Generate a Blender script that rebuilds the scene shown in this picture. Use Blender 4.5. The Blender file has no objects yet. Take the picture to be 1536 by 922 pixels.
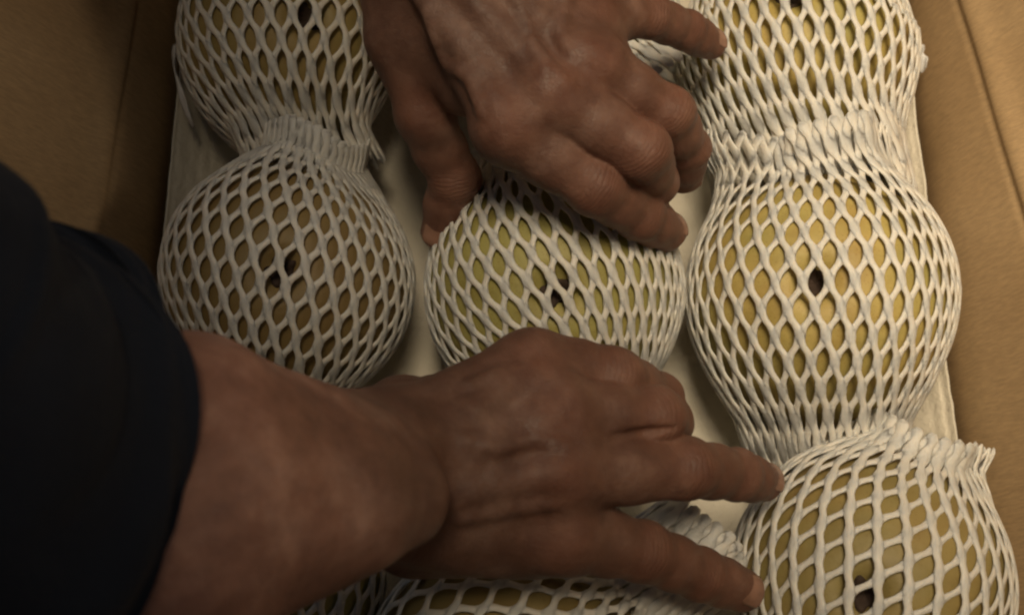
import bpy, bmesh, math, random
import numpy as np
from mathutils import Vector, Matrix

random.seed(7)
rng = np.random.default_rng(7)
S = bpy.context.scene
COL = S.collection

# ------------------------------------------------------------------ camera
TH = math.radians(18.0)
DIST, FPX = 0.507, 1647.0
UP = np.array([0, math.cos(TH), math.sin(TH)])
FW = np.array([0, math.sin(TH), -math.cos(TH)])
CAM = np.array([0, 0, 0.06]) - FW * DIST
cd = bpy.data.cameras.new('camera')
cam = bpy.data.objects.new('camera', cd)
COL.objects.link(cam)
cam.location = CAM
cam.rotation_euler = (TH, 0, 0)
cd.sensor_width = 36.0
cd.lens = 36.0 * FPX / 1536.0
cd.clip_start, cd.clip_end = 0.01, 20
cd.dof.use_dof = True
cd.dof.focus_distance = 0.455
cd.dof.aperture_fstop = 11.0
S.camera = cam

# ------------------------------------------------------------------ world, lamps, exposure
w = bpy.data.worlds.new('World')
S.world = w
w.use_nodes = True
bg = w.node_tree.nodes['Background']
bg.inputs[0].default_value = (0.85, 0.90, 1.0, 1)
bg.inputs[1].default_value = 0.040


def spot(name, loc, target, power, color, size, angle, blend=1.0):
    l = bpy.data.lights.new(name, 'SPOT')
    l.energy, l.color, l.shadow_soft_size = power, color, size
    l.spot_size, l.spot_blend = math.radians(angle), blend
    o = bpy.data.objects.new(name, l)
    COL.objects.link(o)
    o.location = loc
    o.rotation_euler = (Vector(target) - Vector(loc)).to_track_quat('-Z', 'Y').to_euler()
    return o


spot('ceiling_lamp', (0.10, 0.06, 1.05), (0.242, 0.072, 0.05), 56.0, (1.0, 0.80, 0.54), 0.20, 39)
spot('added_side_fill', (0.78, -0.10, 0.80), (-0.27, 0.07, 0.25), 11.5, (1.0, 0.80, 0.58), 0.12, 24)  # added fill without a visible source, brightens the left wall and forearm
spot('window_light', (-0.35, 0.62, 0.85), (0.02, 0.05, 0.15), 1.3, (0.86, 0.93, 1.0), 0.25, 50)

S.view_settings.view_transform = 'Standard'
S.view_settings.look = 'None'
S.view_settings.exposure = 0.0
S.view_settings.gamma = 1.0
S.cycles.filter_width = 2.3
S.cycles.max_bounces = 8


def at(px, py, z):
    """the point at height z seen at a pixel of the 1536 px photograph"""
    d = np.array([1.0, 0, 0]) * (px - 768) / FPX + UP * (461 - py) / FPX + FW
    return CAM + d * (z - CAM[2]) / d[2]


def at_x(px, py, x):
    d = np.array([1.0, 0, 0]) * (px - 768) / FPX + UP * (461 - py) / FPX + FW
    return CAM + d * (x - CAM[0]) / d[0]


# ------------------------------------------------------------------ helpers
def nrm(v):
    v = np.asarray(v, float)
    return v / np.linalg.norm(v)


def smooth(e0, e1, x):
    t = np.clip((x - e0) / (e1 - e0), 0, 1)
    return t * t * (3 - 2 * t)


def mesh_from(name, verts, faces, smooth_shade=True):
    """faces: (n,k) int array or list of tuples"""
    me = bpy.data.meshes.new(name)
    verts = np.asarray(verts, np.float32)
    if isinstance(faces, np.ndarray):
        n, k = faces.shape
        me.vertices.add(len(verts))
        me.vertices.foreach_set('co', verts.ravel())
        me.loops.add(n * k)
        me.loops.foreach_set('vertex_index', faces.astype(np.int32).ravel())
        me.polygons.add(n)
        me.polygons.foreach_set('loop_start', np.arange(0, n * k, k, dtype=np.int32))
        me.polygons.foreach_set('loop_total', np.full(n, k, np.int32))
        me.update(calc_edges=True)
    else:
        me.from_pydata(verts.tolist(), [], faces)
        me.update()
    if smooth_shade:
        me.polygons.foreach_set('use_smooth', np.ones(len(me.polygons), bool))
    me.validate()
    return me


def link(name, me, mat, parent=None):
    o = bpy.data.objects.new(name, me)
    COL.objects.link(o)
    if mat:
        me.materials.append(mat)
    if parent:
        o.parent = parent
        o.matrix_parent_inverse = Matrix.Translation(-parent.location) if parent.type == 'EMPTY' else Matrix.Identity(4)
    return o


def thing(name, label, cat, loc, group=None):
    o = bpy.data.objects.new(name, None)
    o.empty_display_size = 0.02
    COL.objects.link(o)
    o.location = [float(c) for c in loc]
    o['label'], o['category'] = label, cat
    if group:
        o['group'] = group
    return o


def grid_faces(nu, nv, wrap_u=False):
    u = np.arange(nu if wrap_u else nu - 1)
    v = np.arange(nv - 1)
    U, V = np.meshgrid(u, v, indexing='ij')
    U, V = U.ravel(), V.ravel()
    U2 = (U + 1) % nu
    return np.stack([U * nv + V, U2 * nv + V, U2 * nv + V + 1, U * nv + V + 1], 1)


# ------------------------------------------------------------------ materials
class N:
    def __init__(s, name):
        s.m = bpy.data.materials.new(name)
        s.m.use_nodes = True
        s.t = s.m.node_tree
        s.b = s.t.nodes['Principled BSDF']
        s.out = s.t.nodes['Material Output']

    def n(s, typ, **kw):
        x = s.t.nodes.new(typ)
        for k, v in kw.items():
            if k in x.inputs:
                x.inputs[k].default_value = v
            else:
                setattr(x, k, v)
        return x

    def l(s, a, ao, b, bi):
        s.t.links.new(a.outputs[ao], b.inputs[bi])

    def coords(s, scale=(1, 1, 1)):
        tc = s.n('ShaderNodeTexCoord')
        mp = s.n('ShaderNodeMapping')
        mp.inputs['Scale'].default_value = scale
        s.l(tc, 'Object', mp, 'Vector')
        return mp

    def noise(s, co, scale, detail=4, rough=0.55):
        x = s.n('ShaderNodeTexNoise')
        x.inputs['Scale'].default_value = scale
        x.inputs['Detail'].default_value = detail
        x.inputs['Roughness'].default_value = rough
        s.l(co, 0, x, 'Vector')
        return x

    def ramp(s, src, so, stops):
        r = s.n('ShaderNodeValToRGB')
        e = r.color_ramp.elements
        while len(e) < len(stops):
            e.new(0.5)
        for i, (p, c) in enumerate(stops):
            e[i].position = p
            e[i].color = c if len(c) == 4 else (*c, 1)
        s.l(src, so, r, 'Fac')
        return r

    def mix(s, fac, a, b, blend='MIX'):
        x = s.n('ShaderNodeMix', data_type='RGBA', blend_type=blend)
        for v, i in ((fac, 0), (a, 6), (b, 7)):
            if isinstance(v, tuple) and hasattr(v[0], 'outputs'):
                s.t.links.new(v[0].outputs[v[1]], x.inputs[i])
            elif i == 0:
                x.inputs[0].default_value = v
            else:
                x.inputs[i].default_value = (*v, 1)
        return x

    def bump(s, src, so, strength, dist, prev=None):
        b = s.n('ShaderNodeBump')
        b.inputs['Strength'].default_value = strength
        b.inputs['Distance'].default_value = dist
        s.l(src, so, b, 'Height')
        if prev:
            s.l(prev, 0, b, 'Normal')
        return b


def mat_cardboard():
    k = N('cardboard')
    co = k.coords()
    a = k.noise(co, 14, 5)
    r = k.ramp(a, 0, [(0.3, (0.40, 0.275, 0.150)), (0.7, (0.49, 0.350, 0.200))])
    co2 = k.coords((1, 60, 420))
    f = k.noise(k.coords((300, 900, 120)), 1.0, 4, 0.7)
    fr = k.ramp(f, 0, [(0.35, (0.80, 0.80, 0.80)), (0.65, (1.05, 1.04, 1.02))])
    m = k.mix(1.0, (r, 0), (fr, 0), 'MULTIPLY')
    k.l(m, 2, k.b, 'Base Color')
    k.b.inputs['Roughness'].default_value = 0.75
    k.b.inputs['Specular IOR Level'].default_value = 0.25
    wv = k.n('ShaderNodeTexWave', wave_type='BANDS', bands_direction='Y')
    wv.inputs['Scale'].default_value = 48
    wv.inputs['Distortion'].default_value = 0.6
    wv.inputs['Detail'].default_value = 1
    k.l(k.coords(), 0, wv, 'Vector')
    b1 = k.bump(wv, 1, 0.22, 0.0005)
    b2 = k.bump(f, 0, 0.35, 0.0004, b1)
    k.l(b2, 0, k.b, 'Normal')
    return k.m


def mat_foam():
    k = N('white_foam')
    co = k.coords()
    a = k.noise(co, 40, 3)
    r = k.ramp(a, 0, [(0.3, (0.70, 0.675, 0.62)), (0.7, (0.79, 0.77, 0.72))])
    k.l(r, 0, k.b, 'Base Color')
    k.b.inputs['Roughness'].default_value = 0.5
    k.b.inputs['Specular IOR Level'].default_value = 0.35
    k.b.inputs['Subsurface Weight'].default_value = 0.7
    k.b.inputs['Subsurface Radius'].default_value = (0.004, 0.0035, 0.003)
    k.b.inputs['Subsurface Scale'].default_value = 0.6
    v = k.n('ShaderNodeTexVoronoi', feature='F1')
    v.inputs['Scale'].default_value = 1100
    k.l(co, 0, v, 'Vector')
    n = k.noise(co, 520, 3)
    b = k.bump(v, 0, 0.5, 0.0003)
    b2 = k.bump(n, 0, 0.55, 0.0006, b)
    k.l(b2, 0, k.b, 'Normal')
    return k.m


def mat_liner():
    k = N('liner_foam')
    co = k.coords()
    a = k.noise(co, 18, 4)
    r = k.ramp(a, 0, [(0.3, (0.68, 0.64, 0.54)), (0.7, (0.78, 0.74, 0.64))])
    k.l(r, 0, k.b, 'Base Color')
    k.b.inputs['Roughness'].default_value = 0.5
    n = k.noise(co, 340, 5, 0.65)
    b = k.bump(n, 0, 0.9, 0.0012)
    k.l(b, 0, k.b, 'Normal')
    return k.m


def mat_fruit():
    k = N('yellow_fruit_skin')
    co = k.coords()
    oi = k.n('ShaderNodeObjectInfo')
    add = k.n('ShaderNodeVectorMath', operation='ADD')
    k.l(co, 0, add, 0)
    k.l(oi, 'Random', add, 1)
    a = k.noise(add, 22, 4)
    tn = k.n('ShaderNodeAttribute', attribute_type='OBJECT', attribute_name='tone')
    shd = k.n('ShaderNodeAttribute', attribute_type='OBJECT', attribute_name='baked_shade')  # shade painted into the skin colour, mixed towards dark brown per fruit
    ad = k.n('ShaderNodeMath', operation='MULTIPLY_ADD')
    ad.inputs[1].default_value = 0.55
    k.l(tn, 'Fac', ad, 0)
    k.l(a, 0, ad, 2)
    sb = k.n('ShaderNodeMath', operation='SUBTRACT')
    sb.inputs[1].default_value = 0.26
    k.l(ad, 0, sb, 0)
    r = k.ramp(sb, 0, [(0.32, (0.37, 0.34, 0.115)), (0.52, (0.49, 0.40, 0.135)), (0.72, (0.50, 0.355, 0.12))])
    v = k.n('ShaderNodeTexVoronoi', feature='F1')
    v.inputs['Scale'].default_value = 650
    k.l(add, 0, v, 'Vector')
    sp = k.ramp(v, 0, [(0.05, (0.80, 0.72, 0.62)), (0.32, (1, 1, 1))])
    b = k.noise(add, 60, 3)
    br = k.ramp(b, 0, [(0.35, (0.78, 0.74, 0.66)), (0.6, (1, 1, 1))])
    m = k.mix(1.0, (r, 0), (sp, 0), 'MULTIPLY')
    m2 = k.mix(1.0, (m, 2), (br, 0), 'MULTIPLY')
    rt = k.mix((shd, 'Fac'), (m2, 2), (0.20, 0.135, 0.060))
    k.l(rt, 2, k.b, 'Base Color')
    k.b.inputs['Roughness'].default_value = 0.55
    n = k.noise(co, 300, 3)
    bp = k.bump(n, 0, 0.5, 0.0006)
    k.l(bp, 0, k.b, 'Normal')
    return k.m


def mat_plain(name, c, rough=0.6, **kw):
    k = N(name)
    co = k.coords()
    a = k.noise(co, 120, 4)
    r = k.ramp(a, 0, [(0.3, tuple(x * 0.75 for x in c)), (0.7, tuple(x * 1.2 for x in c))])
    k.l(r, 0, k.b, 'Base Color')
    k.b.inputs['Roughness'].default_value = rough
    b = k.bump(k.noise(co, 500, 3), 0, 0.4, 0.0004)
    k.l(b, 0, k.b, 'Normal')
    for q, v in kw.items():
        k.b.inputs[q].default_value = v
    return k.m


def mat_cloth():
    k = N('dark_navy_cloth')
    co = k.coords()
    a = k.noise(co, 25, 4)
    r = k.ramp(a, 0, [(0.3, (0.0075, 0.0105, 0.018)), (0.7, (0.0125, 0.017, 0.028))])
    k.l(r, 0, k.b, 'Base Color')
    k.b.inputs['Roughness'].default_value = 0.85
    k.b.inputs['Specular IOR Level'].default_value = 0.2
    k.b.inputs['Sheen Weight'].default_value = 0.03
    wv = k.n('ShaderNodeTexWave', wave_type='BANDS', bands_direction='DIAGONAL')
    wv.inputs['Scale'].default_value = 420
    k.l(co, 0, wv, 'Vector')
    b1 = k.bump(wv, 1, 0.3, 0.0003)
    b2 = k.bump(k.noise(co, 60, 4), 0, 0.5, 0.003, b1)
    k.l(b2, 0, k.b, 'Normal')
    return k.m


def mat_skin():
    k = N('tanned_skin')
    co = k.coords()
    a = k.noise(co, 46, 6, 0.65)
    r = k.ramp(a, 0, [(0.30, (0.108, 0.058, 0.043)), (0.5, (0.158, 0.086, 0.064)), (0.72, (0.235, 0.144, 0.112))])
    red = k.n('ShaderNodeAttribute', attribute_name='redness')
    m = k.mix((red, 'Fac'), (r, 0), (0.21, 0.085, 0.055))
    vein = k.noise(co, 130, 3)
    vr = k.ramp(vein, 0, [(0.35, (0.84, 0.83, 0.84)), (0.62, (1.03, 1.02, 1.0))])
    m2 = k.mix(1.0, (m, 2), (vr, 0), 'MULTIPLY')
    pl = k.n('ShaderNodeAttribute', attribute_name='forearm_pale')  # skin grows paler from the wrist towards the sleeve
    lt = k.mix(1.0, (m2, 2), (2.15, 2.1, 2.1), 'MULTIPLY')
    m3 = k.mix((pl, 'Fac'), (m2, 2), (lt, 2))
    k.l(m3, 2, k.b, 'Base Color')
    k.b.inputs['Subsurface Weight'].default_value = 0.25
    k.b.inputs['Subsurface Radius'].default_value = (0.0035, 0.0017, 0.0010)
    k.b.inputs['Subsurface Scale'].default_value = 0.7
    rr = k.ramp(vein, 0, [(0.3, (0.42,) * 3), (0.7, (0.60,) * 3)])
    k.l(rr, 0, k.b, 'Roughness')
    k.b.inputs['Specular IOR Level'].default_value = 0.28
    # skin cells, fine lines, joint wrinkles that follow each finger
    v = k.n('ShaderNodeTexVoronoi', feature='DISTANCE_TO_EDGE')
    v.inputs['Scale'].default_value = 620
    dist = k.noise(co, 200, 2)
    vm = k.n('ShaderNodeVectorMath', operation='MULTIPLY_ADD')
    vm.inputs[1].default_value = (0.004, 0.004, 0.004)
    k.l(dist, 1, vm, 0)
    k.l(co, 0, vm, 2)
    k.l(vm, 0, v, 'Vector')
    vr2 = k.ramp(v, 0, [(0.0, (0, 0, 0)), (0.12, (1, 1, 1))])
    b1 = k.bump(vr2, 0, 0.22, 0.0004)
    n2 = k.noise(co, 420, 4)
    fv = k.n('ShaderNodeTexVoronoi', feature='DISTANCE_TO_EDGE')
    fv.inputs['Scale'].default_value = 115
    dz = k.noise(co, 60, 3)
    fm = k.n('ShaderNodeVectorMath', operation='MULTIPLY_ADD')
    fm.inputs[1].default_value = (0.022, 0.022, 0.022)
    k.l(dz, 1, fm, 0)
    k.l(co, 0, fm, 2)
    k.l(fm, 0, fv, 'Vector')
    fr_ = k.ramp(fv, 0, [(0.0, (0, 0, 0)), (0.10, (1, 1, 1))])
    b0 = k.bump(fr_, 0, 0.10, 0.0006, b1)
    b00 = k.bump(k.noise(co, 95, 5, 0.6), 0, 0.35, 0.0016, b0)
    b2 = k.bump(n2, 0, 0.3, 0.0006, b00)
    ax = k.n('ShaderNodeAttribute', attribute_name='wrinkle_axis')
    mk = k.n('ShaderNodeAttribute', attribute_name='wrinkle_mask')
    wob = k.noise(co, 90, 2)
    a1 = k.n('ShaderNodeMath', operation='MULTIPLY_ADD')
    a1.inputs[1].default_value = 9.0
    k.l(wob, 0, a1, 0)
    a2 = k.n('ShaderNodeMath', operation='MULTIPLY')
    a2.inputs[1].default_value = 1.7
    k.l(ax, 'Fac', a2, 0)
    k.l(a2, 0, a1, 2)
    sn = k.n('ShaderNodeMath', operation='SINE')
    k.l(a1, 0, sn, 0)
    ab = k.n('ShaderNodeMath', operation='ABSOLUTE')
    k.l(sn, 0, ab, 0)
    pw = k.n('ShaderNodeMath', operation='POWER')
    pw.inputs[1].default_value = 0.35
    k.l(ab, 0, pw, 0)
    mm = k.n('ShaderNodeMath', operation='MULTIPLY')
    k.l(pw, 0, mm, 0)
    k.l(mk, 'Fac', mm, 1)
    b3 = k.bump(mm, 0, 0.35, 0.0008, b2)
    k.l(b3, 0, k.b, 'Normal')
    return k.m


M_CARD, M_FOAM, M_LINER, M_FRUIT = mat_cardboard(), mat_foam(), mat_liner(), mat_fruit()
M_CALYX = mat_plain('brown_calyx', (0.045, 0.028, 0.020), 0.8)
M_CORK = mat_plain('calyx_rim', (0.16, 0.10, 0.06), 0.8)
M_CLOTH, M_SKIN = mat_cloth(), mat_skin()
M_NAIL = mat_plain('fingernail', (0.30, 0.165, 0.118), 0.25)
kf = N('clear_film')
kf.b.inputs['Base Color'].default_value = (0.9, 0.92, 0.95, 1)
kf.b.inputs['Roughness'].default_value = 0.22
kf.b.inputs['Transmission Weight'].default_value = 0.25
kf.b.inputs['IOR'].default_value = 1.3
kf.l(kf.bump(kf.noise(kf.coords(), 150, 3), 0, 0.5, 0.002), 0, kf.b, 'Normal')
M_FILM = kf.m

# ------------------------------------------------------------------ the cardboard box
XR, XL, YT, YB, ZT = 0.2145, -0.1795, 0.262, -0.262, 0.300
LEAN = 0.34
box = thing('cardboard_box', 'open brown cardboard box seen from above, packed with netted yellow fruit', 'box', (0.015, 0, -0.004))


def seg_dist(P, a, b):
    """signed distance of 2-D points P from the line a->b and the position along it"""
    d = (b - a) / np.linalg.norm(b - a)
    q = P - a
    return q[..., 0] * d[1] - q[..., 1] * d[0], q @ d


def at_wall(px, py, x0, sgn):
    x = x0
    for _ in range(30):
        p = at_x(px, py, x)
        x = x0 + sgn * LEAN * max(p[2] - 0.035, 0)
    return at_x(px, py, x)


def side_wall(x0, sgn, crease_px, bulge):
    ny, nz = 240, 190
    Y, Z = np.meshgrid(np.linspace(YB, YT, ny), np.linspace(-0.004, ZT, nz), indexing='ij')
    P = np.stack([Y, Z], -1)
    X = np.full_like(Y, x0)
    pa, pb = [at_wall(*q, x0, sgn) for q in crease_px]
    d, along = seg_dist(P, pa[1:], pb[1:])
    if d[0, -1] < 0:
        d = -d
    L = np.linalg.norm(pb - pa)
    fade = smooth(-0.10, -0.02, along) * (1 - smooth(L, L + 0.09, along))
    # the board is buckled along the score line: above it the panel leans outwards
    X += sgn * 0.14 * np.maximum(d, 0) * smooth(0, 0.03, Z)
    X += sgn * 0.0012 * np.exp(-(d / 0.0020) ** 2) * fade
    X -= sgn * 0.0020 * np.exp(-((d - 0.006) / 0.006) ** 2) * fade
    X += sgn * bulge * np.exp(-((Z - 0.03) / 0.04) ** 2) * 0.5
    X += 0.0005 * np.sin(Y * 23 + 1) * np.sin(Z * 33 + sgn) + 0.0002 * np.sin(Y * 77 + Z * 60)
    X += sgn * LEAN * np.where(Z < 0.02, 0, np.where(Z > 0.05, Z - 0.035, (Z - 0.02) ** 2 / 0.06))
    T = 0.005
    v1 = np.stack([X, Y, Z], -1).reshape(-1, 3)
    v2 = np.stack([X + sgn * T, Y, Z], -1).reshape(-1, 3)
    f1 = grid_faces(ny, nz)
    if sgn > 0:
        f1 = f1[:, ::-1]
    f2 = f1[:, ::-1] + len(v1)
    idx = np.arange(ny * nz).reshape(ny, nz)
    rim = np.concatenate([idx[:, 0], idx[-1, 1:], idx[-2::-1, -1], idx[0, -2:0:-1]])
    r2 = np.roll(rim, -1)
    f3 = np.stack([rim, r2, r2 + len(v1), rim + len(v1)], 1)
    return np.concatenate([v1, v2]), np.concatenate([f1, f2, f3])


def slab(x0, x1, y0, y1, z0, z1):
    v = [(x, y, z) for x in (x0, x1) for y in (y0, y1) for z in (z0, z1)]
    f = [(0, 1, 3, 2), (4, 6, 7, 5), (0, 4, 5, 1), (2, 3, 7, 6), (0, 2, 6, 4), (1, 5, 7, 3)]
    return v, f


for x0, sg, cr, bl in ((XR, 1, ((1435, 0), (1536, 330)), 0.0), (XL, -1, ((212, 0), (176, 210)), 0.0)):
    v, f = side_wall(x0, sg, cr, bl)
    link('wall', mesh_from('wall', v, f), M_CARD, box)
for y0, y1 in ((YT + 0.001, YT + 0.006), (YB - 0.006, YB - 0.001)):
    v, f = slab(XL - 0.16, XR + 0.16, y0, y1, -0.004, ZT)
    link('wall', mesh_from('wall', v, f, False), M_CARD, box)
v, f = slab(XL - 0.012, XR + 0.012, YB - 0.008, YT + 0.008, -0.010, -0.0045)
link('bottom', mesh_from('bottom', v, f, False), M_CARD, box)

# ------------------------------------------------------------------ the foam liner with its turned-up sides
xs = np.concatenate([np.linspace(XL + 0.0065, XL + 0.05, 60), np.linspace(XL + 0.052, XR - 0.052, 200), np.linspace(XR - 0.05, XR - 0.0065, 60)])
ys = np.linspace(YB + 0.004, YT - 0.004, 150)
X, Y = np.meshgrid(xs, ys, indexing='ij')
edge = np.minimum(X - XL, XR - X)
t = np.clip((0.040 - edge) / 0.040, 0, 1)
Z = 0.0006 * np.sin(X * 330 + 40 * np.sin(Y * 13)) * np.sin(Y * 90 + 9 * np.sin(X * 40)) + 0.046 * t ** 1.5 + 0.0012 * np.sin(X * 60 + 1) * np.sin(Y * 47) + 0.0007 * np.sin(X * 160 + Y * 90)
ridge = np.abs(np.sin(edge * 2 * math.pi / 0.0085 + 0.5 * np.sin(Y * 9)))
Z += 0.0011 * (1 + 0.8 * np.sin(edge * 300 + 2 * np.sin(Y * 5))) * (ridge ** 0.6 - 0.6) * smooth(0.03, 0.012, edge)
Z += 0.0014 * np.sin(Y * 53 + 3 * np.sin(Y * 21)) * t
v1 = np.stack([X, Y, Z], -1).reshape(-1, 3)
v2 = v1 - np.array([0, 0, 0.0022])
f1 = grid_faces(len(xs), len(ys))
idx = np.arange(len(v1)).reshape(len(xs), len(ys))
rim = np.concatenate([idx[:, 0], idx[-1, 1:], idx[-2::-1, -1], idx[0, -2:0:-1]])
r2 = np.roll(rim, -1)
f3 = np.stack([rim, r2, r2 + len(v1), rim + len(v1)], 1)[:, ::-1]
lin = link('foam_liner', mesh_from('foam_liner', np.concatenate([v1, v2]), np.concatenate([f1, f1[:, ::-1] + len(v1), f3])), M_LINER)
lin['label'] = 'cream foam sheet lining the box bottom with its edges turned up along the cardboard'
lin['category'] = 'liner'

# ------------------------------------------------------------------ fruit in foam nets
def fruit_mesh(R, pole, squash):
    """a round fruit with a dimple at its eye; pole = unit direction of the eye"""
    nu, nv = 64, 48
    ph = np.linspace(0, 2 * math.pi, nu, endpoint=False)
    th = np.concatenate([np.linspace(0.0, 0.42, 22)[:-1], np.linspace(0.42, math.pi, nv - 21)])
    P, T = np.meshgrid(ph, th, indexing='ij')
    r = R * (0.994 + 0.006 * np.sin(3 * P + 1) * np.sin(T) + 0.006 * np.cos(2 * P) * np.sin(T) ** 2)
    r = r - R * 0.16 * np.exp(-(T / 0.15) ** 2) * (r / R) - R * 0.05 * np.exp(-((math.pi - T) / 0.25) ** 2)
    x, y, z = r * np.sin(T) * np.cos(P), r * np.sin(T) * np.sin(P), r * np.cos(T) * squash
    a = nrm(np.cross(pole, [0.3, 0.9, 0.2]))
    b = np.cross(pole, a)
    v = x[..., None] * a + y[..., None] * b + z[..., None] * np.asarray(pole)
    return v.reshape(-1, 3), grid_faces(nu, len(th), True)


def eye_mesh(R, pole, squash):
    """dried calyx at the bottom of the dimple: a ragged ring of little lobes round a dark hollow"""
    nu = 40
    rr = np.array([0.0, 0.25, 0.5, 0.75, 1.0, 1.12])
    hh = np.array([0.0009, 0.0009, 0.0014, 0.0020, 0.0011, -0.0025])
    ph = np.linspace(0, 2 * math.pi, nu, endpoint=False)
    P, Rr = np.meshgrid(ph, rr, indexing='ij')
    lob = 1 + 0.18 * np.sin(5 * P) + 0.04 * np.sin(11 * P + 1)
    rad = 0.0058 * Rr * (1 + (lob - 1) * Rr)
    T = rad / (0.86 * R)
    surf = R * (1 - 0.16 * np.exp(-(T / 0.15) ** 2)) * np.cos(T) * squash
    H = surf + hh[None, :] * (1 + 0.25 * np.sin(5 * P))
    a = nrm(np.cross(pole, [0.3, 0.9, 0.2]))
    b = np.cross(pole, a)
    v = (rad * np.cos(P))[..., None] * a + (rad * np.sin(P))[..., None] * b + H[..., None] * np.asarray(pole)
    return v.reshape(-1, 3), grid_faces(nu, len(rr), True)


def net_mesh(R, A, U, n_cells, Hc, top, bot, twist, phase, seed, wr=(0.0019, 0.0019), node_pull=0.66):
    """a sleeve of two crossing families of foam strands stretched round a ball of radius R.
    A: axis of the sleeve, U: the direction facing up; top/bot: dict(rn, end, bend, flat, flare, notch)"""
    g = np.random.default_rng(seed)
    W = np.cross(A, U)
    Rn = R + 0.0006
    zz = np.linspace(-bot['end'] * R, top['end'] * R, 1600)
    sph = np.sqrt(np.maximum(Rn ** 2 - zz ** 2, 0))

    def neck(z, q):
        e = np.clip((np.abs(z) / R - 0.75) / (q['end'] - 0.75), 0, 1)
        return q['rn'] * R + q['flare'] * R * e ** 2

    nk = np.where(zz > 0, neck(zz, top), neck(zz, bot))
    kk = 0.42 * R
    h = np.maximum(kk - np.abs(sph - nk), 0) / kk
    rr = np.maximum(sph, nk) + h * h * kk * 0.25
    s = np.concatenate([[0], np.cumsum(np.hypot(np.diff(zz), np.diff(rr)))])
    s0 = np.interp(0, zz, s)
    # both families end where they meet, in rounded loops
    s_lo = s0 + math.ceil(-s0 / Hc * 2) / 2 * Hc - 0.02 * Hc
    s_hi = s0 + math.floor((s[-1] - s0) / Hc * 2) / 2 * Hc + 0.02 * Hc
    s_lo, s_hi = max(s_lo, 0), min(s_hi, s[-1])
    nseg = int(max(40, s[-1] / Hc * 11))
    p = [g.uniform(0, 6.28) for _ in range(8)]
    V, F = [], []
    base = 0
    NS = 7
    ang = np.linspace(0, 2 * math.pi, NS, endpoint=False)
    ca, sa = np.cos(ang), np.sin(ang)
    for fam, sg in ((0, 1), (1, -1)):
        for i in range(n_cells):
            c0, c1 = g.uniform(0, 0.05, 2) * Hc
            ss = np.linspace(s_lo + c0, s_hi - c1, nseg)
            z, r = np.interp(ss, s, zz), np.interp(ss, s, rr)
            t = (ss - s0) / Hc
            tt = t - node_pull * np.sin(4 * math.pi * t) / (4 * math.pi)
            phi = 2 * math.pi / n_cells * (i + phase + sg * tt) + twist * (ss - s0) / R
            # uneven stretching of the foam
            phi = phi + 0.045 * np.sin(2 * phi + z / R * 0.8 + p[0]) + 0.016 * np.sin(3 * phi - z / R * 2 + p[1]) \
                + 0.006 * np.sin(7 * phi + z / R * 5 + p[6])
            z = z + R * (0.058 * np.sin(2 * phi + p[2]) + 0.022 * np.sin(3 * phi + 2 * z / R + p[3]) + 0.005 * np.sin(8 * phi + p[7]))
            et = smooth(0.62, top['end'], z / R)
            eb = smooth(0.62, bot['end'], -z / R)
            rl = r + (0.00075 if fam == 1 else 0.00040)
            # folds of the gathered ends
            for e, q in ((et, top), (eb, bot)):
                fold = q.get('fold', 0.10)
                rl = rl * (1 + e * (fold * np.sin(3 * phi + p[4]) + 0.5 * fold * np.sin(7 * phi + p[5])))
                if q.get('notch'):
                    rl = rl * (1 - e * q['notch'] * np.exp(-(((phi - q['notch_at'] + math.pi) % (2 * math.pi) - math.pi) / 0.30) ** 2))
            u, wv = rl * np.cos(phi), rl * np.sin(phi)
            u = u * (1 - et * (1 - top['flat'])) * (1 - eb * (1 - bot['flat']))
            wv = wv * (1 + et * top.get('wide', 0)) * (1 + eb * bot.get('wide', 0))
            C = z[:, None] * A + u[:, None] * U + wv[:, None] * W
            C = C + (et ** 1.3)[:, None] * np.asarray(top['bend']) + (eb ** 1.3)[:, None] * np.asarray(bot['bend'])
            tg = np.gradient(C, axis=0)
            tg /= np.linalg.norm(tg, axis=1)[:, None]
            nn = np.cos(phi)[:, None] * U + np.sin(phi)[:, None] * W + (z / Rn * smooth(1.15, 0.7, np.abs(z / R)))[:, None] * A
            nn -= (nn * tg).sum(1)[:, None] * tg
            nn /= np.linalg.norm(nn, axis=1)[:, None] + 1e-9
            bb = np.cross(tg, nn)
            var = 1 + 0.05 * np.sin(ss * 190 + i * 1.7) + 0.03 * np.sin(ss * 510 + i)
            node = 1 + 0.24 * np.cos(4 * math.pi * t)
            rn_, rb_ = wr[fam] * 0.44 * var, wr[fam] * 1.04 * var * node * (1 + 0.50 * np.maximum(et, eb))
            cap = np.ones(nseg)
            cap[0] = cap[-1] = 0.45
            cap[1] = cap[-2] = 0.9
            ring = C[:, None, :] + (rn_ * cap)[:, None, None] * ca[None, :, None] * nn[:, None, :] \
                + (rb_ * cap)[:, None, None] * sa[None, :, None] * bb[:, None, :]
            V.append(ring.reshape(-1, 3))
            a = np.arange(nseg - 1)[:, None] * NS
            j = np.arange(NS)[None, :]
            j2 = (j + 1) % NS
            q = np.stack([a + j, a + j2, a + NS + j2, a + NS + j], -1).reshape(-1, 4) + base
            F.append(q)
            for e in (0, (nseg - 1) * NS):
                F.append(np.array([[e, e + 1, e + 2, e + 3], [e, e + 3, e + 4, e + 6], [e + 4, e + 5, e + 6, e + 6]])[:2] + base)
            base += nseg * NS
    return np.concatenate(V), np.concatenate(F)


GRP = 'yellow fruits in white foam nets packed in the box'


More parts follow.
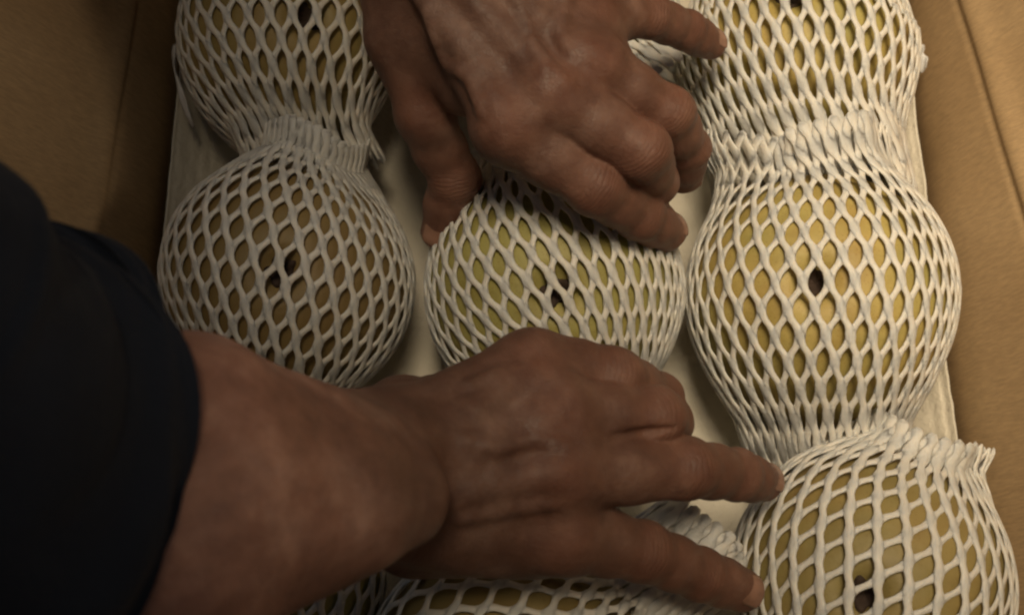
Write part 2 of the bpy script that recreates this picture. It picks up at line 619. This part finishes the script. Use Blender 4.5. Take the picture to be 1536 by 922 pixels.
def netted_fruit(label, px, py, z, Rpx, axis, calyx, n, Hc, top, bot, twist=0.0, phase=0.0, seed=1, wr=(0.00172, 0.00176), squash=0.97, show_eye=True, node_pull=0.66, tone=0.5, baked_shade=0.0):
    c = at(px, py, z)
    depth = (c - CAM) @ FW
    R = Rpx * depth / FPX - 0.002
    A = nrm(axis)
    tocam = nrm(CAM - c)
    U = nrm(tocam - (tocam @ A) * A)
    # direction of the fruit's eye from its pixel
    e = at(calyx[0], calyx[1], z + R * 0.93)
    pole = nrm(e - c)
    n, Hc = round(n * 1.11), Hc * 0.89
    root = thing('netted_fruit', label, 'fruit', c, GRP)
    v, f = fruit_mesh(R, pole, squash)
    fr = link('fruit', mesh_from('fruit', v, f), M_FRUIT)
    fr.parent = root
    fr['tone'], fr['baked_shade'] = tone, baked_shade
    if show_eye:
        v, f = eye_mesh(R, pole, squash)
        ey = link('calyx', mesh_from('calyx', v, f), M_CALYX)
        ey.parent = fr
    v, f = net_mesh(R, A, U, n, Hc, top, bot, twist, phase, seed, wr, node_pull)
    nt = link('foam_net', mesh_from('foam_net', v, f), M_FOAM)
    nt.parent = root
    return root


def nk(rn=0.55, end=1.15, bend=(0, 0, 0), flat=0.8, flare=0.08, **kw):
    return dict(rn=rn, end=end, bend=bend, flat=flat, flare=flare, **kw)


# right, middle: the brightest one, its neck turned up over the one above
netted_fruit('brightly lit netted fruit midway down the right wall, net cuff standing up above it', 1228, 452, 0.064, 199,
             (0.02, 1, 0.12), (1222, 418), 34, 0.0262,
             nk(0.60, 1.30, (-0.012, -0.004, 0.018), 0.62, 0.0, notch=0.40, notch_at=-0.35, wide=0.10), nk(0.66, 1.55, (0.006, 0, -0.02), 0.8, -0.26), twist=0.05, phase=0.2, seed=3, tone=0.46, baked_shade=0.10)
# right, top
netted_fruit('netted fruit in the upper right corner, touched by the stretched little finger', 1192, 78, 0.062, 172,
             (0.03, 1, -0.02), (1185, -12), 36, 0.0262,
             nk(0.5, 1.15, (0, 0, 0), 0.8), nk(0.84, 1.50, (0.014, 0, -0.018), 0.95, 0.0), phase=0.5, seed=5, tone=0.45)
# centre: the one both hands hold
netted_fruit('netted fruit in the middle of the box gripped between both hands', 830, 430, 0.064, 195,
             (-0.20, 1, 0.10), (835, 437), 36, 0.0250,
             nk(0.42, 1.20, (-0.004, 0, 0.004), 0.8, 0.0), nk(0.5, 1.10, (0, 0, -0.01), 0.8, 0.0), twist=-0.04, phase=0.1, seed=8, tone=0.22)
# left, middle
netted_fruit('shaded netted fruit just above the bare forearm, narrow net cuff leaning up', 433, 425, 0.064, 190,
             (0.15, 1, 0.12), (420, 405), 32, 0.0228,
             nk(0.40, 1.28, (0.005, -0.005, 0.016), 0.70, 0.0, fold=0.05), nk(0.5, 1.10, (0, 0, -0.01), 0.8, 0.0), phase=0.3, seed=11, tone=0.55, baked_shade=0.8)
# left, top
netted_fruit('netted fruit in the upper left corner against the left cardboard wall', 434, 72, 0.062, 164,
             (-0.12, 1, -0.02), (466, 20), 28, 0.0262,
             nk(0.5, 1.15, (0, 0, 0), 0.8), nk(0.60, 1.36, (0.008, 0, -0.014), 0.8, 0.0), twist=0.06, phase=0.0, seed=14, tone=0.40, baked_shade=0.6)
# right, bottom
netted_fruit('netted fruit in the lower right corner below the brightest one, wide slanted net holes', 1302, 872, 0.066, 205,
             (0.30, 1, 0.10), (1296, 893), 30, 0.0240,
             nk(0.50, 1.22, (0.006, -0.002, 0.004), 0.75, 0.0), nk(0.5, 1.10, (0, 0, -0.01), 0.8, 0.0), twist=0.30, phase=0.4, seed=17, wr=(0.00155, 0.0019), node_pull=0.45, tone=0.35, baked_shade=0.55)
# bottom, centre
netted_fruit('netted fruit at the bottom edge, mostly hidden beneath the lower hand', 765, 1016, 0.064, 215,
             (1.0, 0.66, 0.12), (800, 960), 25, 0.0235,
             nk(0.42, 1.90, (0.0, 0.0, 0.0), 0.85, 0.0), nk(0.5, 1.10, (0, 0, -0.01), 0.8, 0.0), phase=0.2, seed=20, tone=0.4, baked_shade=0.7)
# bottom, left, under the forearm
netted_fruit('netted fruit beneath the forearm, only a sliver of net showing at the bottom edge', 395, 858, 0.063, 188,
             (0.10, 1, 0.05), (400, 840), 30, 0.0245,
             nk(0.5, 1.15, (0, 0, 0), 0.8, 0.0), nk(0.5, 1.2, (0, 0, -0.01), 0.8, 0.0), phase=0.2, seed=27, tone=0.3)
# top, centre
netted_fruit('netted fruit at the top edge, mostly hidden beneath the upper hand', 838, -28, 0.064, 165,
             (-0.62, 1, 0.03), (830, -60), 30, 0.0250,
             nk(0.5, 1.15, (0, 0, 0), 0.8), nk(0.66, 1.70, (0.004, 0.002, 0.004), 0.9, 0.0), phase=0.2, seed=23)


# ------------------------------------------------------------------ hands: smooth-blended volumes turned into one continuous skin
class Field:
    def __init__(s, lo, hi, h):
        s.lo, s.h = np.asarray(lo, float), h
        s.n = np.ceil((np.asarray(hi) - s.lo) / h).astype(int) + 1
        s.F = np.full(s.n, 0.05, np.float32)
        s.ax = [s.lo[i] + h * np.arange(s.n[i]) for i in range(3)]

    def box(s, pts, pad):
        pts = np.asarray(pts)
        a = np.clip(np.floor((pts.min(0) - pad - s.lo) / s.h).astype(int), 0, s.n - 1)
        b = np.clip(np.ceil((pts.max(0) + pad - s.lo) / s.h).astype(int) + 1, 1, s.n)
        sl = tuple(slice(a[i], b[i]) for i in range(3))
        gx, gy, gz = (s.ax[i][sl[i]].astype(np.float32) for i in range(3))
        return sl, gx[:, None, None], gy[None, :, None], gz[None, None, :]


    def lay(s, path, r, proud):
        """a chain of points on the skin under a path, standing proud of it by a little"""
        path = np.array(path, float)
        t = np.linspace(0, len(path) - 1, 9 * (len(path) - 1))
        out = []
        for a in t:
            px, py = np.interp(a, np.arange(len(path)), path[:, 0]), np.interp(a, np.arange(len(path)), path[:, 1])
            hi, lo = at(px, py, 0.30), at(px, py, 0.06)
            q = hi + (lo - hi) * np.linspace(0, 1, 700)[:, None]
            ii = np.round((q - s.lo) / s.h).astype(int)
            ok = ((ii >= 0) & (ii < s.n)).all(1)
            f = np.full(len(q), 1.0)
            f[ok] = s.F[tuple(ii[ok].T)]
            k = np.argmax(f < 0)
            if f[k] < 0:
                e = smooth(0, 0.12, a / t[-1]) * smooth(1, 0.85, a / t[-1])
                out.append((q[k] + nrm(lo - hi) * (r - proud * e), r))
        return out


def capsule(gx, gy, gz, a, b, ra, rb):
    ab = b - a
    L2 = float(ab @ ab) + 1e-12
    px, py, pz = gx - a[0], gy - a[1], gz - a[2]
    t = np.clip((px * ab[0] + py * ab[1] + pz * ab[2]) / L2, 0, 1)
    d = np.sqrt((px - t * ab[0]) ** 2 + (py - t * ab[1]) ** 2 + (pz - t * ab[2]) ** 2)
    return (d - (ra + (rb - ra) * t)).astype(np.float32)


def smin(a, b, k):
    h = np.maximum(k - np.abs(a - b), 0) / k
    return np.minimum(a, b) - h * h * k * 0.25


def smax(a, b, k):
    return -smin(-a, -b, k)


def chain_field(fl, out, chain, k_in, k_out, pad=0.014):
    """chain: list of (point, radius)"""
    pts = np.array([c[0] for c in chain])
    rmax = max(c[1] for c in chain)
    sl, gx, gy, gz = fl.box(pts, rmax + pad)
    d = None
    for (a, ra), (b, rb) in zip(chain[:-1], chain[1:]):
        c = capsule(gx, gy, gz, a, b, ra, rb)
        d = c if d is None else smin(d, c, k_in)
    out[sl] = smin(out[sl], d, k_out)


def ball_field(fl, out, p, r, k, sub=False):
    sl, gx, gy, gz = fl.box([p], r + k + 0.006)
    d = capsule(gx, gy, gz, p, p + 1e-6, r, r)
    out[sl] = smax(out[sl], -d, k) if sub else smin(out[sl], d, k)


def groove(fl, out, pts, r, k):
    n = len(pts)
    for i, (a, b) in enumerate(zip(pts[:-1], pts[1:])):
        sl, gx, gy, gz = fl.box([a, b], r + k + 0.004)
        ra, rb = (r * (math.sin(math.pi * (0.06 + 0.88 * j / max(n - 1, 1))) * 1.7 - 0.7) for j in (i, i + 1))
        out[sl] = smax(out[sl], -capsule(gx, gy, gz, a, b, ra, rb), k)


def surface_net(F, lo, h):
    ins = F < 0
    c = np.zeros(np.array(F.shape) - 1, np.int8)
    for dx in (0, 1):
        for dy in (0, 1):
            for dz in (0, 1):
                c += ins[dx:F.shape[0] - 1 + dx, dy:F.shape[1] - 1 + dy, dz:F.shape[2] - 1 + dz]
    act = (c > 0) & (c < 8)
    ids = np.full(c.shape, -1, np.int64)
    I = np.argwhere(act)
    ids[act] = np.arange(len(I))
    acc = np.zeros((len(I), 3))
    cnt = np.zeros(len(I))
    for ax in range(3):
        o = [a for a in range(3) if a != ax]
        for d0 in (0, 1):
            for d1 in (0, 1):
                off = np.zeros(3, int)
                off[o[0]], off[o[1]] = d0, d1
                p0 = I + off
                p1 = p0.copy()
                p1[:, ax] += 1
                f0, f1 = F[tuple(p0.T)], F[tuple(p1.T)]
                m = (f0 < 0) != (f1 < 0)
                t = np.where(m, f0 / np.where(m, f0 - f1, 1), 0)
                q = p0.astype(float)
                q[:, ax] += t
                acc[m] += q[m]
                cnt[m] += 1
    V = lo + h * acc / cnt[:, None]
    faces = []
    for ax in range(3):
        o = [(ax + 1) % 3, (ax + 2) % 3]
        a = [slice(None)] * 3
        b = [slice(None)] * 3
        a[ax], b[ax] = slice(0, -1), slice(1, None)
        m = ins[tuple(a)] != ins[tuple(b)]
        E = np.argwhere(m)
        E = E[(E[:, o[0]] > 0) & (E[:, o[1]] > 0) & (E[:, o[0]] < c.shape[o[0]]) & (E[:, o[1]] < c.shape[o[1]])]
        flip = ins[tuple(E.T)]
        q = []
        for d0, d1 in ((-1, -1), (0, -1), (0, 0), (-1, 0)):
            p = E.copy()
            p[:, o[0]] += d0
            p[:, o[1]] += d1
            q.append(ids[tuple(p.T)])
        q = np.stack(q, 1)
        q[~flip] = q[~flip][:, ::-1]
        faces.append(q)
    return V, np.concatenate(faces)


def J(px, py, z, r):
    return (at(px, py, z), r / 1000.0)


DORS = nrm([0, -0.25, 0.97])


def build_arm(name, label, parent, fingers, palm, extra, fore, tendons, veins, knuckle, h, creases=(), k_fore=0.012, bump=None, pale_axis=None):
    allp = [c[0] for ch in fingers + palm + extra + fore for c in ch]
    allr = max(c[1] for ch in fingers + palm + extra + fore for c in ch) + 0.006
    lo, hi = np.min(allp, 0) - allr, np.max(allp, 0) + allr
    fl = Field(lo, hi, h)
    Ff = np.full(fl.n, 0.05, np.float32)
    for ch in fingers:
        # a little fuller at each joint, softly waisted between
        rich = []
        for i, (p, r) in enumerate(ch):
            rich.append((p, r))
            if i < len(ch) - 1:
                q, s = ch[i + 1]
                rich.append(((p + q) / 2, (r + s) / 2 * (0.985 if i < len(ch) - 2 else 1.0)))
        chain_field(fl, Ff, rich, 0.004, 0.0006)
        for p, r in ch[1:-1]:
            ball_field(fl, Ff, p + DORS * 0.0010, r * 0.96, 0.003)
    for ch in palm:
        chain_field(fl, fl.F, ch, 0.006, 0.013, 0.02)
    for ch in extra:
        chain_field(fl, fl.F, ch, 0.006, 0.010, 0.02)
    for p, r in knuckle:
        ball_field(fl, fl.F, p, r, 0.010)
    for path, r, pr in tendons:
        chain_field(fl, fl.F, fl.lay(path, r, pr), 0.001, 0.006)
    fl.F = smin(fl.F, Ff, 0.0045)
    G = np.full(fl.n, 0.05, np.float32)
    for ch in fore:
        chain_field(fl, G, ch, 0.004, 0.022, 0.03)
    if fore:
        if bump is not None:
            gx, gy, gz = (fl.ax[i].astype(np.float32) for i in range(3))
            d2 = (gx[:, None, None] - bump[0]) ** 2 + (gy[None, :, None] - bump[1]) ** 2 + (gz[None, None, :] - bump[2]) ** 2
            k_fore = k_fore + 0.016 * (1 - np.exp(-d2 / 0.024 ** 2))
        fl.F = smin(fl.F, G, k_fore).astype(np.float32)
    for path, r, pr in veins:
        chain_field(fl, fl.F, fl.lay(path, r, pr), 0.001, 0.0035)
    for path, r, k in creases:
        groove(fl, fl.F, [c[0] for c in fl.lay(path, r, r * 0.75)], r, k)
    V, F = surface_net(fl.F, fl.lo, h)
    # gentle unevenness of flesh
    V += 0.00022 * np.stack([np.sin(V[:, 1] * 310 + V[:, 2] * 190), np.sin(V[:, 2] * 280 + V[:, 0] * 230), np.sin(V[:, 0] * 330 + V[:, 1] * 170)], 1)
    me = mesh_from('arm', V, F)
    # wrinkle coordinates along every finger and redness at the joints
    axis, mask, red = np.zeros(len(V)), np.zeros(len(V)), np.zeros(len(V))
    for ch in fingers:
        for i in range(1, len(ch) - 1):
            p, r = ch[i]
            d = nrm(nrm(ch[i + 1][0] - p) + nrm(p - ch[i - 1][0]))
            q = V - p
            al = q @ d
            rad = np.linalg.norm(q - al[:, None] * d, axis=1)
            m = np.exp(-(al / (r * (0.75 if i == 1 else 0.5))) ** 2) * smooth(r * 1.6, r * 1.25, rad) * smooth(-0.2, 0.5, (q @ DORS) / r)
            up = m > mask
            axis[up] = al[up] * 1000
            mask = np.maximum(mask, m)
            red = np.maximum(red, 0.55 * np.exp(-(np.linalg.norm(q, axis=1) / (r * 1.7)) ** 2))
        p, r = ch[-1]
        red = np.maximum(red, 0.6 * np.exp(-(np.linalg.norm(V - p, axis=1) / (r * 1.6)) ** 2))
        p, r = ch[0]
        red = np.maximum(red, 0.45 * np.exp(-(np.linalg.norm(V - p - DORS * r, axis=1) / 0.013) ** 2))
    pale = np.zeros(len(V))
    if pale_axis is not None:
        a0, a1 = pale_axis
        pale = smooth(0.0, 1.0, ((V - a0) @ (a1 - a0)) / ((a1 - a0) @ (a1 - a0)) + 0.12 * np.sin(V[:, 1] * 160 + V[:, 0] * 90))
    for nm, a in (('forearm_pale', pale), ('wrinkle_axis', axis), ('wrinkle_mask', mask), ('redness', red)):
        at_ = me.attributes.new(nm, 'FLOAT', 'POINT')
        at_.data.foreach_set('value', a.astype(np.float32))
    o = link(name, me, M_SKIN, parent)
    o['label'] = label
    return o


def nail(parent, tip, prev, r, dors, w=0.0062, L=0.0105):
    """a curved plate lying on the back of a fingertip"""
    d = nrm(tip - prev)
    n = nrm(dors - (dors @ d) * d)
    s = np.cross(d, n)
    nu, nv = 13, 15
    a = np.linspace(-1, 1, nu)
    b = np.linspace(0, 1, nv)
    Aa, B = np.meshgrid(a, b, indexing='ij')
    half = w * np.sqrt(np.clip(1 - np.abs(2 * B - 1) ** 5, 0.03, 1))
    ang = Aa * half / r
    rad = r + 0.00035
    xo = (B - 0.60) * L
    fall = np.where(xo > 0, np.sqrt(np.maximum(1 - (np.minimum(xo, r * 0.97) / (r * 1.15)) ** 2, 0.05)), 1)
    C = tip + xo[..., None] * d + (rad * fall * np.cos(ang))[..., None] * n + (rad * np.sin(ang))[..., None] * s
    v = C.reshape(-1, 3)
    nn = (np.cos(ang)[..., None] * n + np.sin(ang)[..., None] * s).reshape(-1, 3)
    v2 = v - nn * 0.0009
    f = grid_faces(nu, nv)[:, ::-1]
    idx = np.arange(nu * nv).reshape(nu, nv)
    rim = np.concatenate([idx[:, 0], idx[-1, 1:], idx[-2::-1, -1], idx[0, -2:0:-1]])
    r2 = np.roll(rim, -1)
    f3 = np.stack([rim, r2, r2 + len(v), rim + len(v)], 1)
    me = mesh_from('fingernail', np.concatenate([v, v2]), np.concatenate([f, f[:, ::-1] + len(v), f3]))
    o = link('fingernail', me, M_NAIL)
    o.parent = parent
    o.matrix_parent_inverse = parent.matrix_parent_inverse.inverted() if False else Matrix.Identity(4)
    return o


person = thing('person', 'person in a dark navy jacket reaching in with two bare hands', 'person', at(500, 450, 0.17))

# --- the upper hand (enters from the top of the picture)
LI = [J(762, 192, .165, 13.2), J(893, 278, .150, 11.4), J(958, 322, .126, 10.0), J(1000, 347, .103, 8.8)]
LM = [J(832, 150, .169, 13.6), J(962, 226, .160, 11.0), J(980, 272, .130, 9.6), J(962, 300, .106, 8.6)]
LR = [J(890, 106, .168, 12.2), J(1002, 170, .153, 10.0), J(1030, 222, .126, 9.2), J(1026, 263, .103, 8.2)]
LP = [J(890, 22, .160, 10.8), J(975, 25, .147, 8.6), J(1028, 46, .131, 8.0), J(1065, 66, .116, 7.2)]
LT = [J(634, 172, .130, 11.6), J(682, 268, .106, 10.8), J(661, 346, .084, 9.0)]
palmL = [[J(620, -120, .178, 14), J(762, 192, .163, 12.5)], [J(670, -130, .180, 14), J(832, 150, .166, 12.8)],
         [J(730, -140, .178, 13.5), J(893, 98, .164, 12.2)], [J(780, -140, .172, 13), J(892, 28, .157, 11.5)],
         [J(700, -110, .166, 14), J(830, 110, .152, 12)]]
extraL = [[J(590, -90, .163, 18), J(610, 60, .145, 16), J(642, 178, .130, 11.8)], [J(808, 218, .152, 10.5), J(868, 168, .155, 10.8), J(915, 98, .152, 9.8)], [J(640, 20, .155, 14), J(700, 130, .150, 12)]]
foreL = [[J(650, -120, .180, 24), J(560, -420, .215, 30), J(430, -620, .24, 36)], [J(750, -130, .176, 22), J(700, -420, .21, 30), J(560, -620, .24, 36)]]


tendL = [([(640, 0), (700, 80), (752, 170)], .0034, .0016), ([(690, -20), (765, 60), (822, 135)], .0034, .0017), ([(745, -40), (815, 30), (880, 85)], .0032, .0015)]
veinL = [([(640, 20), (668, 95), (706, 120), (722, 170)], .0017, .0011), ([(770, -10), (800, 70), (850, 130)], .0016, .0007),
         ([(800, 70), (818, 112)], .0014, .0006), ([(850, -10), (838, 45), (862, 92)], .0015, .0007)]
knuL = [(at(762, 192, .1685), .0115), (at(832, 148, .1725), .012), (at(893, 96, .171), .0112), (at(888, 28, .163), .010)]
armL = build_arm('arm', 'upper hand spread over the middle fruit, thumb down its left side', person, [LI, LM, LR, LP, LT], palmL, extraL, foreL, tendL, veinL, knuL, 0.0010)
nail(armL, LI[-1][0], LI[-2][0], LI[-1][1], nrm([0.45, 0.25, 1.0]))
nail(armL, LR[-1][0], LR[-2][0], LR[-1][1], nrm([1.0, 0.15, 0.35]))
nail(armL, LP[-1][0], LP[-2][0], LP[-1][1], nrm([0.2, 0.05, 1.0]), 0.0054, 0.0095)
nail(armL, LT[-1][0], LT[-2][0], LT[-1][1], nrm([0.0, 0.0, 1.0]), 0.0062, 0.0105)

# --- the lower hand (comes in from the left out of the sleeve)
RI = [J(800, 552, .163, 13.2), J(920, 568, .156, 11.0), J(985, 598, .130, 9.6), J(996, 620, .106, 8.6)]
RM = [J(835, 622, .168, 13.5), J(982, 626, .157, 10.6), J(1000, 632, .128, 9.4), J(980, 640, .104, 8.4)]
RR = [J(840, 708, .168, 13.0), J(1030, 702, .152, 10.4), J(1104, 711, .130, 9.0), J(1144, 721, .110, 8.0)]
RP = [J(845, 800, .156, 12.6), J(965, 826, .138, 10.3), J(1050, 860, .118, 9.3), J(1112, 884, .103, 8.4)]
RT = [J(650, 618, .130, 13.5), J(730, 600, .105, 11.5), J(800, 622, .086, 9.5)]
palmR = [[J(600, 650, .180, 14), J(800, 552, .161, 12.6)], [J(600, 690, .182, 14), J(835, 622, .165, 13)],
         [J(600, 735, .180, 14), J(840, 708, .165, 12.8)], [J(600, 780, .172, 13.5), J(845, 800, .153, 12.5)], [J(600, 720, .166, 15), J(800, 690, .152, 13)]]
extraR = [[J(868, 588, .152, 10.5), J(888, 655, .156, 11)], [J(868, 750, .150, 10.5), J(880, 770, .146, 9.5)], [J(560, 665, .170, 17), J(605, 630, .150, 15), J(650, 618, .132, 13.5)], [J(620, 800, .158, 15), J(800, 810, .145, 13)]]
foreR = [[J(600, 748, .214, 14.5), J(515, 752, .222, 22), J(250, 800, .247, 35), J(-60, 800, .257, 29)], [J(470, 692, .204, 16), J(280, 668, .248, 30), J(-60, 690, .262, 28)],
         [J(560, 700, .192, 19), J(420, 720, .215, 25)]]
tendR = [([(680, 640), (740, 595), (792, 560)], .0034, .0014), ([(690, 690), (760, 655), (828, 626)], .0034, .0011), ([(690, 735), (760, 722), (832, 709)], .0034, .0014)]
veinR = [([(690, 660), (740, 672), (800, 658), (845, 668)], .0017, .0011), ([(700, 580), (745, 560)], .0015, .0006), ([(690, 775), (760, 762), (830, 754)], .0015, .0007)]
knuR = [(at(800, 552, .1665), .0115), (at(838, 620, .1720), .0122), (at(842, 707, .1715), .0118), (at(845, 800, .159), .0112)]
armR = build_arm('arm', 'lower hand with thick wrist and two fingers stretched to the right, forearm out of the sleeve', person, [RI, RM, RR, RP, RT], palmR, extraR, foreR, tendR, veinR, knuR, 0.00105, k_fore=0.005, bump=at(665, 752, .200), creases=[([(915, 652), (950, 650), (985, 647), (1015, 640)], .0009, .0018)], pale_axis=(at(620, 720, .20), at(330, 720, .24)))
nail(armR, RP[-1][0], RP[-2][0], RP[-1][1], nrm([0.15, 0.0, 1.0]), 0.0068, 0.012)
nail(armR, RR[-1][0], RR[-2][0], RR[-1][1], nrm([0.5, 0.1, 0.9]), 0.006, 0.010)

# --- the jacket sleeve round the lower forearm
def sleeve(centres, radii, nu=96, seed=2, cuff_tilt=0.0):
    """a wrinkled tube of cloth with a turned cuff and a real wall thickness"""
    g = np.random.default_rng(seed)
    C = np.array(centres)
    t0 = np.linspace(0, 1, len(C))
    tt = np.linspace(0, 1, 200) ** 1.3
    P = np.stack([np.interp(tt, t0, C[:, i]) for i in range(3)], 1)
    for _ in range(12):
        P[1:-1] = (P[:-2] + P[1:-1] * 2 + P[2:]) / 4
    R = np.interp(tt, t0, radii)
    for _ in range(6):
        R[1:-1] = (R[:-2] + R[1:-1] * 2 + R[2:]) / 4
    tg = np.gradient(P, axis=0)
    tg /= np.linalg.norm(tg, axis=1)[:, None]
    up = np.array([0, 0, 1.0])
    n = up - (tg @ up)[:, None] * tg
    n /= np.linalg.norm(n, axis=1)[:, None]
    b = np.cross(tg, n)
    ph = np.linspace(0, 2 * math.pi, nu, endpoint=False)
    PH, TT = np.meshgrid(ph, tt, indexing='ij')
    wob = 0.006 * np.sin(TT * 90 + 5 * np.sin(PH * 3) + PH * 2) * smooth(0.06, 0.12, TT) + 0.022 * np.sin(TT * 34 + 2.2 * np.sin(PH * 2 + 1)) * smooth(0.06, 0.3, TT) + 0.03 * np.sin(3 * PH + TT * 9) + 0.02 * np.sin(5 * PH - TT * 14)
    out = []
    for off in (0.0, -0.0022):
        rad = R[None, :] * (1 + wob) + off
        V = P[None] + (rad * np.cos(PH))[..., None] * n[None] + (rad * np.sin(PH))[..., None] * b[None]
        hem = 0.0012 * np.exp(-((TT - 0.045) / 0.006) ** 2)
        V = V - hem[..., None] * (np.cos(PH)[..., None] * n[None] + np.sin(PH)[..., None] * b[None])
        V = V + ((1 - TT) ** 6 * cuff_tilt * (np.sin(PH + 0.2) - 0.6))[..., None] * -tg[None]
        out.append(V.reshape(-1, 3))
    nv = len(tt)
    f = grid_faces(nu, nv, True)
    i0 = np.arange(nu) * nv
    j0 = np.roll(i0, -1)
    off = nu * nv
    rim = np.stack([i0, j0, j0 + off, i0 + off], 1)
    return np.concatenate(out), np.concatenate([f, f[:, ::-1] + off, rim[:, ::-1]])


v, f = sleeve([at(0, 698, .253), at(-40, 698, .261), at(-80, 698, .270), at(-160, 690, .288), at(-270, 640, .30), at(-500, 600, .315), at(-800, 560, .33)], [.0650, .0652, .065, .063, .072, .080, .085], cuff_tilt=0.018)
sl = link('jacket_sleeve', mesh_from('jacket_sleeve', v, f), M_CLOTH, person)

# ------------------------------------------------------------------ scraps of clear film by the walls
def film(label, pts, wdt, seed):
    g = np.random.default_rng(seed)
    P = np.array(pts)
    t = np.linspace(0, 1, 40)
    C = np.stack([np.interp(t, np.linspace(0, 1, len(P)), P[:, i]) for i in range(3)], 1)
    nv = 12
    a = np.linspace(-1, 1, nv)
    V = np.zeros((40, nv, 3))
    for i in range(40):
        for j in range(nv):
            V[i, j] = C[i] + np.array([0.3 * wdt * a[j] + 0.0006 * math.sin(t[i] * 9 + a[j] * 2), 0.0006 * math.sin(a[j] * 3 + t[i] * 7),
                                       wdt * a[j] * 0.8 + 0.0008 * math.sin(t[i] * 12 + a[j] * 3 + seed)])
    v = V.reshape(-1, 3)
    me = mesh_from('plastic_film', v, grid_faces(40, nv))
    o = link('plastic_film', me, M_FILM)
    sm = o.modifiers.new('thickness', 'SOLIDIFY')
    sm.thickness = 0.0004
    o['label'], o['category'] = label, 'plastic film'
    o['group'] = 'scraps of clear plastic film along the box walls'


film('shiny crumpled clear plastic scrap between the upper left fruit and the left wall', [at(259, 72, .060), at(262, 105, .060), at(272, 150, .056), at(288, 185, .050)], 0.0045, 1)
film('small clear plastic scrap at the right wall near the top edge', [at(1380, 70, .05), at(1382, 85, .052), at(1386, 104, .05)], 0.003, 2)
